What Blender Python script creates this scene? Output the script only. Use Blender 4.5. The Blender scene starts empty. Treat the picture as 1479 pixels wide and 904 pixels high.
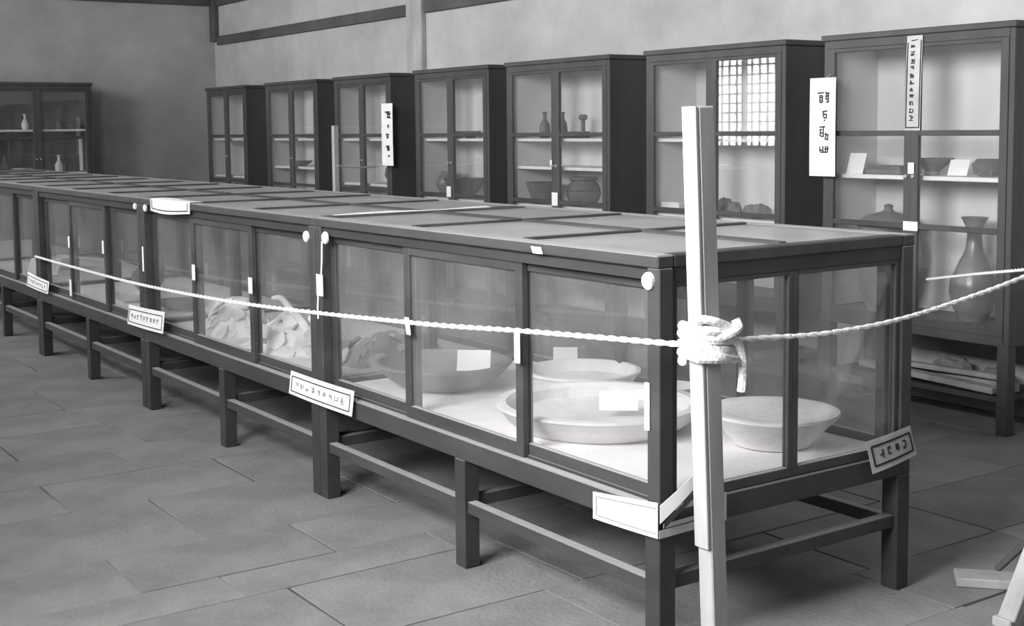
import bpy, math, random
from mathutils import Vector, Matrix, Quaternion
random.seed(7)
SC = bpy.context.scene
COL = SC.collection
R = math.radians

# ---------------------------------------------------------------- camera
F, CX, CY = 1859.29, 701.2, 347.5
YAW, PITCH, ROLL = 0.5936, 0.0872, -0.0118
cpos = Vector((-2.2687, -2.5434, 1.461))
fwd = Vector((math.sin(YAW)*math.cos(PITCH), math.cos(YAW)*math.cos(PITCH), -math.sin(PITCH)))
rgt = Vector((math.cos(YAW), -math.sin(YAW), 0)); upv = rgt.cross(fwd)
r2 = math.cos(ROLL)*rgt + math.sin(ROLL)*upv; u2 = -math.sin(ROLL)*rgt + math.cos(ROLL)*upv
cam = bpy.data.cameras.new('camera'); cam_o = bpy.data.objects.new('camera', cam); COL.objects.link(cam_o)
cam_o.matrix_world = Matrix(((r2.x, u2.x, -fwd.x, cpos.x), (r2.y, u2.y, -fwd.y, cpos.y), (r2.z, u2.z, -fwd.z, cpos.z), (0, 0, 0, 1)))
cam.sensor_width = 36; cam.lens = F*36/1479
cam.shift_x = (739.5-CX)/1479; cam.shift_y = -(452-CY)/1479
cam.clip_start = .05
SC.camera = cam_o

# ---------------------------------------------------------------- world, daylight, exposure
wd = bpy.data.worlds.new('sky'); SC.world = wd; wd.use_nodes = True
wd.node_tree.nodes['Background'].inputs[0].default_value = (.9, .9, .9, 1)
wd.node_tree.nodes['Background'].inputs[1].default_value = 1.0
SC.view_settings.view_transform = 'Standard'; SC.view_settings.look = 'None'
SC.view_settings.exposure = 0.92; SC.view_settings.gamma = 1.0; SC.view_settings.use_curve_mapping = False
SC.cycles.transparent_max_bounces = 48
SC.cycles.max_bounces = 10; SC.cycles.diffuse_bounces = 6; SC.cycles.glossy_bounces = 4
XW0, XW1, YW0, YW1, ZC = -3.3, 3.47, -4.2, 11.42, 4.2      # inside faces of the room
WINDOWS = [(-1.5, .9, 1.9, 3.8), (2.9, 4.1, 1.9, 3.8), (5.6, 6.9, 2.45, 3.8), (8.35, 9.65, 1.15, 3.6)]  # third window is an unseen addition, set high to brighten the far walls
WPOWER = [800, 110, 235, 200]
for (y0, y1, z0, z1), pw in zip(WINDOWS, WPOWER):           # overcast daylight at each window; the third window and its lamp are added
    l = bpy.data.lights.new('daylight', 'AREA'); l.shape = 'RECTANGLE'; l.size = z1-z0; l.size_y = y1-y0; l.energy = pw
    o = bpy.data.objects.new('daylight', l); COL.objects.link(o)
    o.location = (XW0-.22, (y0+y1)/2, (z0+z1)/2); o.rotation_euler = (0, R(-90), 0)

# ---------------------------------------------------------------- materials
def grey(v): return (v, v*.985, v*.985, 1)
def mat(name, v, rough=.7, spec=.3, noise=None, bump=None, coat=0):
    m = bpy.data.materials.new(name); m.use_nodes = True
    nt = m.node_tree; b = nt.nodes['Principled BSDF']
    b.inputs['Base Color'].default_value = grey(v); b.inputs['Roughness'].default_value = rough
    b.inputs['Specular IOR Level'].default_value = spec
    if coat: b.inputs['Coat Weight'].default_value = coat
    tc = nt.nodes.new('ShaderNodeTexCoord')
    if noise:                                               # (scale xyz, low factor, high factor, detail)
        sc, lo, hi, det = noise
        mp = nt.nodes.new('ShaderNodeMapping'); mp.inputs['Scale'].default_value = sc
        nz = nt.nodes.new('ShaderNodeTexNoise'); nz.inputs['Scale'].default_value = 1; nz.inputs['Detail'].default_value = det
        nz.inputs['Roughness'].default_value = .65
        rp = nt.nodes.new('ShaderNodeValToRGB')
        rp.color_ramp.elements[0].position = .3; rp.color_ramp.elements[1].position = .72
        rp.color_ramp.elements[0].color = grey(v*lo); rp.color_ramp.elements[1].color = grey(min(1, v*hi))
        nt.links.new(tc.outputs['Object'], mp.inputs[0]); nt.links.new(mp.outputs[0], nz.inputs['Vector'])
        nt.links.new(nz.outputs['Fac'], rp.inputs[0]); nt.links.new(rp.outputs[0], b.inputs['Base Color'])
    if bump:
        sc, st = bump
        nb = nt.nodes.new('ShaderNodeTexNoise'); nb.inputs['Scale'].default_value = sc; nb.inputs['Detail'].default_value = 5
        bp = nt.nodes.new('ShaderNodeBump'); bp.inputs['Strength'].default_value = st; bp.inputs['Distance'].default_value = .01
        nt.links.new(tc.outputs['Object'], nb.inputs['Vector']); nt.links.new(nb.outputs['Fac'], bp.inputs['Height'])
        nt.links.new(bp.outputs[0], b.inputs['Normal'])
    return m
def glass(name, dust_toplight, refl=1.0, dustcol=.75):
    m = bpy.data.materials.new(name); m.use_nodes = True; nt = m.node_tree; nt.nodes.clear()
    N = nt.nodes.new; L = nt.links.new
    out = N('ShaderNodeOutputMaterial'); tr = N('ShaderNodeBsdfTransparent'); gl = N('ShaderNodeBsdfGlossy'); df = N('ShaderNodeBsdfDiffuse')
    tr.inputs[0].default_value = (.97, .97, .97, 1); gl.inputs['Roughness'].default_value = .015; df.inputs[0].default_value = grey(dustcol)
    lw = N('ShaderNodeLayerWeight'); lw.inputs['Blend'].default_value = .5
    p = N('ShaderNodeMath'); p.operation = 'POWER'; p.inputs[1].default_value = 5
    ma = N('ShaderNodeMath'); ma.operation = 'MULTIPLY_ADD'; ma.inputs[1].default_value = .95*refl; ma.inputs[2].default_value = .043*refl
    L(lw.outputs['Facing'], p.inputs[0]); L(p.outputs[0], ma.inputs[0])
    m1 = N('ShaderNodeMixShader'); m2 = N('ShaderNodeMixShader')
    nz = N('ShaderNodeTexNoise'); nz.inputs['Scale'].default_value = 3.5; nz.inputs['Detail'].default_value = 4
    tc = N('ShaderNodeTexCoord'); L(tc.outputs['Object'], nz.inputs['Vector'])
    md = N('ShaderNodeMath'); md.operation = 'MULTIPLY'; md.inputs[1].default_value = dust_toplight*2; L(nz.outputs['Fac'], md.inputs[0])
    L(md.outputs[0], m1.inputs[0]); L(tr.outputs[0], m1.inputs[1]); L(df.outputs[0], m1.inputs[2])
    L(ma.outputs[0], m2.inputs[0]); L(m1.outputs[0], m2.inputs[1]); L(gl.outputs[0], m2.inputs[2])
    L(m2.outputs[0], out.inputs[0])
    return m
M = {}
M['wood'] = mat('dark_stained_wood', .045, .5, .35, ((6, 1.2, 6), .7, 1.35, 6))
M['bare'] = mat('dark_untinted_wood', .06, .45, .35, ((6, 1.2, 6), .7, 1.35, 6))  # same dark wood, left without the painted top light
M['dim'] = mat('unpainted_dark_lining', .16, .85, .1, ((3, 3, 3), .7, 1.2, 4))
M['wood2'] = mat('worn_brown_wood', .056, .5, .4, ((5, 1, 5), .7, 1.4, 6))
M['cab'] = mat('black_lacquered_wood', .065, .5, .3, ((3, 3, .8), .75, 1.3, 5))
def dust_toplight(m, v, f):  # lightens upward faces, painting light from above into the wood colour
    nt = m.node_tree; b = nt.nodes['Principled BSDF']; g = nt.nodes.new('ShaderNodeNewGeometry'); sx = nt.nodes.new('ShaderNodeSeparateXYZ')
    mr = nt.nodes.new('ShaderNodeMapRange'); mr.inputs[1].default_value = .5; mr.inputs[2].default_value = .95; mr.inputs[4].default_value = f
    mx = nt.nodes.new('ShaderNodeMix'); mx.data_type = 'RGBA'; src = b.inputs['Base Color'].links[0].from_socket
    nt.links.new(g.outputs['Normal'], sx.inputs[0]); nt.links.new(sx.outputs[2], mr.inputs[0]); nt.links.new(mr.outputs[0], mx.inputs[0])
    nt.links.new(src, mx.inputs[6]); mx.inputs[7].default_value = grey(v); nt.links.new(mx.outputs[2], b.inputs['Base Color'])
dust_toplight(M['wood'], .42, .45); dust_toplight(M['wood2'], .5, .75)
M['plaster'] = mat('pale_lime_plaster', .44, .92, .1, ((1.6, 1.6, 1.9), .78, 1.13, 9), (14, .25))
M['plaster_end'] = mat('grey_lime_plaster', .42, .92, .1, ((1.3, 1.3, 1.5), .75, 1.12, 8), (14, .25))
M['ceil'] = mat('ceiling_boards', .25, .9, .1, ((2, 2, 2), .85, 1.1, 4))
M['beam'] = mat('dark_timber_beam', .09, .8, .15, ((2, 2, 2), .75, 1.3, 6))
M['pillar'] = mat('greyed_timber_pillar', .38, .9, .1, ((5, 5, 1.5), .6, 1.3, 7))
M['slab'] = mat('worn_stone_paving', .25, .88, .15, ((2.6, 2.6, 2.6), .72, 1.22, 12), (55, .35))
M['mortar'] = mat('packed_dirt_joint', .1, .95, .05, ((6, 6, 6), .7, 1.3, 6))
M['inner'] = mat('white_painted_lining', .62, .8, .15, ((2, 2, 2), .92, 1.04, 4))
M['shelf'] = mat('white_painted_shelf', .8, .7, .2)
M['cloth'] = mat('white_cotton_cloth', .82, .95, .05, ((7, 7, 7), .93, 1.05, 5), (40, .2))
M['paper'] = mat('white_paper', .86, .9, .05, ((9, 9, 9), .94, 1.04, 4))
M['oldpaper'] = mat('yellowed_thin_paper', .5, .9, .05, ((9, 9, 9), .8, 1.15, 4))
M['ink'] = mat('black_ink', .045, .8, .1)
M['fadedink'] = mat('faded_grey_ink', .3, .8, .1)
M['rope'] = mat('white_cotton_rope', .85, .95, .05, None, (120, .6))
M['post'] = mat('bare_pale_wood', .4, .7, .2, ((14, 14, 2), .8, 1.2, 6))
M['bronze'] = mat('dull_bronze', .2, .5, .5, ((5, 5, 5), .75, 1.3, 6))
M['pale'] = mat('pale_weathered_stone', .72, .85, .2, ((5, 5, 5), .82, 1.1, 8), (25, .5))
M['clay'] = mat('dark_grey_earthenware', .13, .6, .35, ((6, 6, 6), .75, 1.3, 5))
M['glaze'] = mat('grey_glazed_stoneware', .17, .3, .5, ((4, 4, 4), .75, 1.3, 4))
M['white'] = mat('white_porcelain', .8, .25, .5)
M['shard'] = mat('white_shard', .92, .7, .25, ((8, 8, 8), .75, 1.1, 6), (30, .3))
M['shard2'] = mat('grey_shard', .38, .7, .25, ((8, 8, 8), .75, 1.2, 6), (30, .3))
M['stone'] = mat('rough_grey_stone', .22, .9, .15, ((6, 6, 6), .6, 1.4, 7), (20, .6))
M['metal'] = mat('dull_steel', .35, .4, .5)
M['glass'] = glass('dusty_case_glass', .06)
M['topglass'] = glass('frosted_top_glass', .27, .35, .7)
_nt = M['topglass'].node_tree; _tl = _nt.nodes.new('ShaderNodeBsdfTranslucent'); _tl.inputs[0].default_value = (.85, .85, .85, 1)
_t = [n for n in _nt.nodes if n.type == 'BSDF_TRANSPARENT'][0]; _mx = _nt.nodes.new('ShaderNodeMixShader'); _mx.inputs[0].default_value = .7
_lk = _t.outputs[0].links[0].to_socket; _nt.links.new(_t.outputs[0], _mx.inputs[1]); _nt.links.new(_tl.outputs[0], _mx.inputs[2]); _nt.links.new(_mx.outputs[0], _lk)
[n for n in _nt.nodes if n.type == 'BSDF_GLOSSY'][0].inputs['Roughness'].default_value = .25
M['cabglass'] = glass('cabinet_door_glass', .035)
M['winglass'] = glass('window_glass', .0)

_nt = M['slab'].node_tree; _b = _nt.nodes['Principled BSDF']; _oi = _nt.nodes.new('ShaderNodeObjectInfo'); _hv = _nt.nodes.new('ShaderNodeHueSaturation')
_mr = _nt.nodes.new('ShaderNodeMapRange'); _mr.inputs[3].default_value = .93; _mr.inputs[4].default_value = 1.06
_src = _b.inputs['Base Color'].links[0].from_socket; _nt.links.new(_oi.outputs['Random'], _mr.inputs[0]); _nt.links.new(_mr.outputs[0], _hv.inputs['Value'])
_nt.links.new(_src, _hv.inputs['Color']); _nt.links.new(_hv.outputs[0], _b.inputs['Base Color'])

# ---------------------------------------------------------------- mesh helpers
class MB:
    def __init__(s): s.v = []; s.f = []
    def add(s, vs, fs):
        n = len(s.v); s.v += [tuple(p) for p in vs]; s.f += [tuple(i+n for i in f) for f in fs]; return s
    def box(s, x0, x1, y0, y1, z0, z1):
        return s.add([(x0,y0,z0),(x1,y0,z0),(x1,y1,z0),(x0,y1,z0),(x0,y0,z1),(x1,y0,z1),(x1,y1,z1),(x0,y1,z1)],
                     [(0,3,2,1),(4,5,6,7),(0,1,5,4),(1,2,6,5),(2,3,7,6),(3,0,4,7)])
    def bar(s, a, b, w, h, up=(0,0,1)):
        a = Vector(a); b = Vector(b); d = (b-a).normalized(); sd = d.cross(Vector(up)).normalized()*w/2; u = sd.cross(d).normalized()*h/2
        return s.add([a-sd-u,a+sd-u,a+sd+u,a-sd+u,b-sd-u,b+sd-u,b+sd+u,b-sd+u],
                     [(0,3,2,1),(4,5,6,7),(0,1,5,4),(1,2,6,5),(2,3,7,6),(3,0,4,7)])
    def tube(s, pts, r, n=8, closed=False):
        pts = [Vector(p) for p in pts]; m = len(pts); vs = []; fs = []
        prev = None
        for i, p in enumerate(pts):
            t = (pts[(i+1) % m if closed else min(i+1, m-1)] - pts[(i-1) % m if closed else max(i-1, 0)]).normalized()
            if prev is None:
                a = Vector((0,0,1)) if abs(t.z) < .9 else Vector((1,0,0)); prev = t.cross(a).normalized()
            prev = (prev - t*prev.dot(t)).normalized(); c = t.cross(prev)
            rr = r[i] if isinstance(r, (list, tuple)) else r
            for k in range(n):
                an = 2*math.pi*k/n; vs.append(p + (prev*math.cos(an)+c*math.sin(an))*rr)
        for i in range(m if closed else m-1):
            j = (i+1) % m
            for k in range(n): fs.append((i*n+k, i*n+(k+1) % n, j*n+(k+1) % n, j*n+k))
        if not closed: fs += [tuple(range(n))[::-1], tuple((m-1)*n+k for k in range(n))]
        return s.add(vs, fs)
    def lathe(s, prof, n=40, c=(0,0,0), jit=0, seed=0):
        rg = random.Random(seed); vs = []; fs = []; m = len(prof)
        ph = [rg.uniform(0, 6.28) for _ in range(4)]
        for r, z in prof:
            for k in range(n):
                a = 2*math.pi*k/n
                q = 1 + jit*(math.sin(2*a+ph[0])+.6*math.sin(3*a+ph[1])+.5*math.sin(5*a+ph[2]))
                vs.append((c[0]+r*q*math.cos(a), c[1]+r*q*math.sin(a), c[2]+z*(1+jit*.5*math.sin(3*a+ph[3]))))
        for i in range(m-1):
            for k in range(n): fs.append((i*n+k, i*n+(k+1) % n, (i+1)*n+(k+1) % n, (i+1)*n+k))
        fs.append(tuple(range(n))[::-1]); fs.append(tuple((m-1)*n+k for k in range(n)))
        return s.add(vs, fs)
    def sheet(s, fn, nu, nv, th):
        """grid surface fn(u,v)->Vector given thickness th"""
        P = [[Vector(fn(i/nu, j/nv)) for j in range(nv+1)] for i in range(nu+1)]
        vs = []; 
        for sg in (1, 0):
            for i in range(nu+1):
                for j in range(nv+1):
                    du = P[min(i+1,nu)][j]-P[max(i-1,0)][j]; dv = P[i][min(j+1,nv)]-P[i][max(j-1,0)]
                    nrm = du.cross(dv).normalized(); vs.append(P[i][j]+nrm*(th if sg else 0))
        fs = []; W = nv+1; o = (nu+1)*W
        for i in range(nu):
            for j in range(nv):
                a, b, c, d = i*W+j, (i+1)*W+j, (i+1)*W+j+1, i*W+j+1
                fs.append((a,b,c,d)); fs.append((o+a,o+d,o+c,o+b))
        for i in range(nu):
            a, b = i*W, (i+1)*W; fs.append((a, o+a, o+b, b)); a, b = i*W+nv, (i+1)*W+nv; fs.append((a, b, o+b, o+a))
        for j in range(nv):
            a, b = j, j+1; fs.append((a, b, o+b, o+a)); a, b = nu*W+j, nu*W+j+1; fs.append((a, o+a, o+b, b))
        return s.add(vs, fs)
    def mesh(s, name):
        me = bpy.data.meshes.new(name); me.from_pydata(s.v, [], s.f); me.update(); return me
    def build(s, name, m, parent=None, smooth=False, bevel=0, label=None, loc=None, rot=None):
        me = s.mesh(name); me.materials.append(M[m])
        if smooth:
            me.polygons.foreach_set('use_smooth', [True]*len(me.polygons))
            try: me.set_sharp_from_angle(angle=R(38))
            except Exception: pass
        o = bpy.data.objects.new(name, me); COL.objects.link(o)
        if parent: o.parent = parent
        if loc: o.location = loc
        if rot: o.rotation_euler = rot
        if bevel:
            b = o.modifiers.new('edge', 'BEVEL'); b.width = bevel; b.segments = 1; b.limit_method = 'ANGLE'
        if label: o['label'] = label
        return o
def tag(o, label, cat, group=None):
    o['label'] = label; o['category'] = cat
    if group: o['group'] = group
    return o
def thing(name, label, cat, loc=(0,0,0), rz=0, group=None):
    o = bpy.data.objects.new(name, None); COL.objects.link(o); o.empty_display_size = .1
    o.location = loc; o.rotation_euler = (0, 0, rz); return tag(o, label, cat, group)
def struct(o): o['kind'] = 'structure'; return o
def copy_tree(o, parent=None):
    c = o.copy(); COL.objects.link(c)
    if parent: c.parent = parent
    for ch in list(o.children): copy_tree(ch, c)
    return c
def B(x0,x1,y0,y1,z0,z1): return MB().box(x0,x1,y0,y1,z0,z1)

# ---------------------------------------------------------------- room shell
T = .2
fl = struct(B(XW0-T, XW1+T, YW0-T, YW1+T, -.2, -.006).build('floor', 'mortar'))
# irregular stone paving, courses run across the room
rows = [-1.9, -1.3, -.72, -.2, .18, .66, 1.155, 1.38, 1.765, 2.39, 2.85, 3.33, 3.82, 4.28, 4.9, 5.5, 6.1, 6.75, 7.4, 8.1, 8.8, 9.5, 10.2, 10.9, 11.4]
fixed = {1.38: [-.263, -.95], 1.765: [-.58, .2], 2.39: [-.88, -.12], 2.85: [-.45, -1.3], 1.155: [-.7, .1]}
rs = random.Random(3)
for i in range(len(rows)-1):
    y0, y1 = rows[i], rows[i+1]
    xs = sorted(fixed.get(y0, [rs.uniform(-.9, -.2)]))
    while xs[0] > -2.6: xs.insert(0, xs[0]-rs.uniform(.55, 1.0))
    while xs[-1] < 3.4: xs.append(min(3.44, xs[-1]+rs.uniform(.55, 1.0)) if xs[-1] < 3.0 else 3.44)
    for k in range(len(xs)-1):
        g = .0018; w, d = (xs[k+1]-xs[k])/2-g, (y1-y0)/2-g
        wob = [rs.uniform(-.006, .003) for _ in range(8)]
        if abs(y1-2.85) < .01 and xs[k+1] < -.4: wob[5], wob[7] = -.004, -.035       # broken slab edge, wide crack
        if abs(y1-3.33) < .01 and -1.2 < xs[k] < .2: wob[5] = wob[7] = -.009
        mb = MB(); c = .0012
        cs = [(-w-wob[0], -d-wob[1]), (w+wob[2], -d-wob[3]), (w+wob[4], d+wob[5]), (-w-wob[6], d+wob[7])]
        vs = [(x, y, -.03) for x, y in cs]+[(x, y, -c) for x, y in cs]+[(x-math.copysign(c, x), y-math.copysign(c, y), 0) for x, y in cs]
        fs = [(8,9,10,11)]+[(a, (a+1) % 4, 4+(a+1) % 4, 4+a) for a in range(4)]+[(4+a, 4+(a+1) % 4, 8+(a+1) % 4, 8+a) for a in range(4)]
        mb.add(vs, fs)
        mb.build('slab', 'slab', fl, loc=((xs[k]+xs[k+1])/2, (y0+y1)/2, rs.uniform(-.0025, 0)))
# near floor out of the picture, one plain bed of the same stone
struct(B(XW0, XW1, YW0, -1.905, -.03, 0).build('floor_behind', 'slab'))
struct(B(XW0, -3.2+.55, -1.9, YW1, -.03, 0).build('floor_edge', 'slab'))
struct(B(XW1, XW1+T, YW0-T, YW1+T, -.1, ZC).build('wall_right', 'plaster'))
struct(B(XW0-T, XW1, YW1, YW1+T, -.1, ZC).build('wall_end', 'plaster_end'))
struct(B(XW0-T, XW1, YW0-T, YW0, -.1, ZC).build('wall_back', 'beam'))
struct(B(XW0-T, XW1+T, YW0-T, YW1+T, ZC, ZC+.15).build('ceiling', 'ceil'))
mb = MB(); ys = YW0
for (y0, y1, z0, z1) in WINDOWS:
    mb.box(XW0-T, XW0, ys, y0, -.1, ZC); mb.box(XW0-T, XW0, y0, y1, -.1, z0); mb.box(XW0-T, XW0, y0, y1, z1, ZC); ys = y1
mb.box(XW0-T, XW0, ys, YW1, -.1, ZC)
struct(mb.build('wall_left', 'plaster'))
for n, (y0, y1, z0, z1) in enumerate(WINDOWS):
    fr = MB(); t = .06; xa, xb = XW0-.12, XW0-.04
    for a in ((y0, y0+t, z0, z1), (y1-t, y1, z0, z1), (y0+t, y1-t, z0, z0+t), (y0+t, y1-t, z1-t, z1), ((y0+y1)/2-.022, (y0+y1)/2+.022, z0+t, z1-t)):
        fr.box(xa, xb, *a)
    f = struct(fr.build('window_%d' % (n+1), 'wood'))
    la = MB(); ny = max(6, round((y1-y0)/.125)); nz = max(6, round((z1-z0)/.115))
    for k in range(1, ny): y = y0+(y1-y0)*k/ny; la.box(XW0-.09, XW0-.065, y-.013, y+.013, z0+t, z1-t)
    for k in range(1, nz): z = z0+(z1-z0)*k/nz; la.box(XW0-.085, XW0-.06, y0+t, y1-t, z-.013, z+.013)
    la.build('lattice', 'wood', f)
    B(XW0-.105, XW0-.1, y0+t, y1-t, z0+t, z1-t).build('glass_pane', 'winglass', f)
# timber in the plaster of the cabinet wall and the end wall
def trim(n, m, *a, bevel=.006): return struct(B(*a).build('trim_%d' % n, m, bevel=bevel))
trim(1, 'beam', XW1-.035, XW1, 7.09, YW1-.14, 2.425, 2.525)
trim(2, 'beam', XW1-.035, XW1, YW0, 6.80, 2.43, 2.54)
trim(3, 'pillar', XW1-.05, XW1, 6.82, 7.07, 0, ZC)
trim(4, 'beam', XW1-.06, XW1, YW1-.14, YW1, 2.47, ZC)
trim(5, 'beam', XW0, XW1-.06, YW1-.05, YW1, 2.87, 3.12)
trim(6, 'beam', XW1-.035, XW1, 7.09, YW1-.14, 2.86, 2.96)

# ---------------------------------------------------------------- glazed display cases in a row
W, LEN, ZT, ZL, ZA = 1.045, 2.022, 1.12, .437, .367
PITCH_Y = 2.028
p = LEN/3
def sash(root, axis, off, a0, a1, z0, z1, stile=.038, rail=.04, toprail=.03, th=.022, gm='glass'):
    """one glazed sash; axis 'y' = lies in a plane of constant x=off, spans y a0..a1"""
    fr = MB(); gl = MB()
    def bx(m, u0, u1, w0, w1, q0, q1):
        if axis == 'y': m.box(off+q0, off+q1, u0, u1, w0, w1)
        else: m.box(u0, u1, off+q0, off+q1, w0, w1)
    bx(fr, a0, a0+stile, z0, z1, 0, th); bx(fr, a1-stile, a1, z0, z1, 0, th)
    bx(fr, a0+stile, a1-stile, z0, z0+rail, 0, th); bx(fr, a0+stile, a1-stile, z1-toprail, z1, 0, th)
    f = fr.build('sash', 'wood2', root, bevel=.002)
    bx(gl, a0+stile, a1-stile, z0+rail, z1-toprail, th/2-.0015, th/2+.0015)
    gl.build('glass_pane', gm, f)
    return f
def make_case(label):
    root = thing('display_case', label, 'display case', group='glazed display cases in the long row')
    lx, ly = .06, .06
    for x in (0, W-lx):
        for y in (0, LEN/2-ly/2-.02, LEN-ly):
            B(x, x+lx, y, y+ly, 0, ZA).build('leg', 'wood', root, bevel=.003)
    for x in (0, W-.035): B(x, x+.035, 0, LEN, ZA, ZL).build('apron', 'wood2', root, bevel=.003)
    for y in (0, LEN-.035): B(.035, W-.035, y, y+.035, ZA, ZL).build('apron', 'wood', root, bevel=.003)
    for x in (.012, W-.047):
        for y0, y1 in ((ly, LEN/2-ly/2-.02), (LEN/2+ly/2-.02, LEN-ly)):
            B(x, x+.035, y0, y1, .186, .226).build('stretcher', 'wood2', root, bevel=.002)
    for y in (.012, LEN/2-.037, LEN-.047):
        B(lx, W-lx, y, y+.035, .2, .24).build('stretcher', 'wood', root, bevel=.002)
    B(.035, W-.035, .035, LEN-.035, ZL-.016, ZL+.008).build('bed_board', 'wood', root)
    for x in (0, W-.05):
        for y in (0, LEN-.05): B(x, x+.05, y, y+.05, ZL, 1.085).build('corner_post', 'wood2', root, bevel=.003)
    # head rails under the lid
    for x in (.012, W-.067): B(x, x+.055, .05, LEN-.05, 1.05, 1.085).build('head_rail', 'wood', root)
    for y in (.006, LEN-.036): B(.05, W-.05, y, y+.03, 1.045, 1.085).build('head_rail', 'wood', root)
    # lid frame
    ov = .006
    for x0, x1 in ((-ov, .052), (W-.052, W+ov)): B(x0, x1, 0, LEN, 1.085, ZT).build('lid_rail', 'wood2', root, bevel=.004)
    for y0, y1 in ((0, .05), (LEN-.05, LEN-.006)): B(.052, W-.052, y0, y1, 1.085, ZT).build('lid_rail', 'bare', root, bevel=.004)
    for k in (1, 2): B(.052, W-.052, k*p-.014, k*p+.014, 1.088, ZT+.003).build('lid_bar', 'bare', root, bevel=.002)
    ysx = [.05, p-.014, p+.014, 2*p-.014, 2*p+.014, LEN-.05]
    for k in range(3): B(W/2-.016, W/2+.016, ysx[2*k], ysx[2*k+1], 1.088, ZT+.004).build('lid_bar', 'bare', root, bevel=.004)
    for k in range(3):
        for x0, x1 in ((.052, W/2-.016), (W/2+.016, W-.052)):
            B(x0, x1, ysx[2*k], ysx[2*k+1], 1.112, 1.115).build('top_pane', 'topglass', root)
    # sashes in two tracks along both long sides
    for side in (0, 1):
        for k in range(3):
            a0 = .05 if k == 0 else k*p-.022; a1 = LEN-.05 if k == 2 else (k+1)*p+.022
            outer = (k == 1)
            off = (.02 if outer else .043) if side == 0 else (W-.042 if outer else W-.065)
            sash(root, 'y', off, a0, a1, ZL+.002, 1.05, rail=.045 if outer else .042)
    for off in (.008, LEN-.03):
        for a0, a1 in ((.05, W/2), (W/2, W-.05)): sash(root, 'x', off, a0, a1, ZL+.002, 1.045, stile=.022, rail=.03, toprail=.015)
    return root
case0 = make_case('glazed wooden display case holding large basins, end of row beside rope post')
labels = [None, 'glazed wooden display case holding the heap of broken shards, behind the basin case',
          'glazed display case third in row, between shard case and the next, few dishes inside',
          'glazed display case fourth in the row counting from basin case',
          'last glazed display case of the row, before the end wall cabinet']
cases = [case0]
for k in range(1, 5):
    c = copy_tree(case0); c.location = (0, k*PITCH_Y, 0); c['label'] = labels[k]; cases.append(c)

# paper tags, round seals and strings fastened to the cases (local y)
def disc(case, y, z, r=.021, x=-.008):
    m = MB(); n = 16
    vs = [(x, y, z)]+[(x-.002*math.cos(2*a), y+r*.9*math.cos(a), z+r*math.sin(a)) for a in [2*math.pi*k/n for k in range(n)]]
    vs += [(x+.008, v[1], v[2]) for v in vs[1:]]
    fs = [(0, 1+(k+1) % n, 1+k) for k in range(n)]+[(1+k, 1+(k+1) % n, 1+n+(k+1) % n, 1+n+k) for k in range(n)]+[tuple(1+n+k for k in range(n))]
    m.add(vs, fs); m.build('round_seal', 'paper', case, label='round white paper seal')
def ptag(case, y, z, w=.03, h=.05, x=-.004, tilt=0):
    m = MB()
    m.sheet(lambda u, v: (x-.004*math.sin(3*u), y+(u-.5)*w+(v-.5)*tilt, z+(v-.5)*h), 3, 3, .001)
    m.build('paper_tag', 'paper', case, label='small white paper tag')
disc(cases[0], .039, 1.05, .024); disc(cases[0], LEN-.1, 1.045, .024); disc(cases[1], .06, 1.04, .022)
disc(cases[1], LEN-.09, 1.07, .019); disc(cases[2], .06, 1.072, .018)
ptag(cases[0], .53, 1.098, .05, .02, x=-.0115, tilt=.01); ptag(cases[0], LEN-.046, .856, .055, .085, x=-.006)
ptag(cases[0], .649, .79, .03, .1, x=-.002); ptag(cases[0], 1.31, .775, .03, .06, x=-.002, tilt=.012); ptag(cases[0], .045, .71, .02, .13, x=-.004)
ptag(cases[1], .626, .79, .04, .07, x=-.002); ptag(cases[1], 1.29, .79, .038, .075, x=-.002); ptag(cases[1], LEN-.03, .8, .02, .13, x=-.004)
ptag(cases[2], .637, .815, .03, .075, x=-.002); ptag(cases[2], 1.3, .8, .03, .07, x=-.002); ptag(cases[2], 1.3, .52, .04, .1, x=-.002)
MB().tube([(-.004, LEN-.072, 1.03), (-.005, LEN-.068, .95), (-.005, LEN-.06, .9)], .0035, 6).build('string', 'rope', cases[0])
MB().tube([(-.004, LEN-.03, .82), (-.005, LEN-.024, .76), (-.005, LEN-.026, .72)], .004, 6).build('string', 'rope', cases[0])

m = MB(); m.sheet(lambda u, v: (.1+.75*u, .004+.03*v+.012*math.sin(7*u)*v, ZT+.001+.004*v*abs(math.sin(5*u))), 12, 2, .001)
m.build('paper_strip', 'paper', cases[1], label='white paper strip along the lid joint')

# ---------------------------------------------------------------- cloths and exhibits in the cases
BED = ZL+.008
for k, c in enumerate(cases):
    rg = random.Random(k); ph = [rg.uniform(0, 6) for _ in range(4)]
    x0, x1, y0, y1 = .068, W-.068, .055, LEN-.055
    def fn(u, v, ph=ph, k=k): return (x0+(x1-x0)*u, k*PITCH_Y+y0+(y1-y0)*v, BED+.0015+.0018*(2+math.sin(5*u+ph[0]+4*v)+math.sin(11*v+ph[1]-3*u)))
    m = MB(); m.sheet(fn, 18, 30, .003)
    tag(m.build('case_cloth', 'cloth', smooth=True), ['white cotton cloth spread under the large basins', 'white cotton cloth under the heap of shards',
        'white cotton cloth lining the third case of the row', 'white cotton cloth lining the fourth case of the row',
        'white cotton cloth lining the last case of the row'][k], 'cloth')
CT = BED+.013
def vessel(name, prof, mt, loc, label, cat, n=40, jit=0, seed=0, group=None, rot=None):
    o = MB().lathe(prof, n, jit=jit, seed=seed).build(name, mt, smooth=True, loc=loc, rot=rot)
    return tag(o, label, cat, group)
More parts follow.
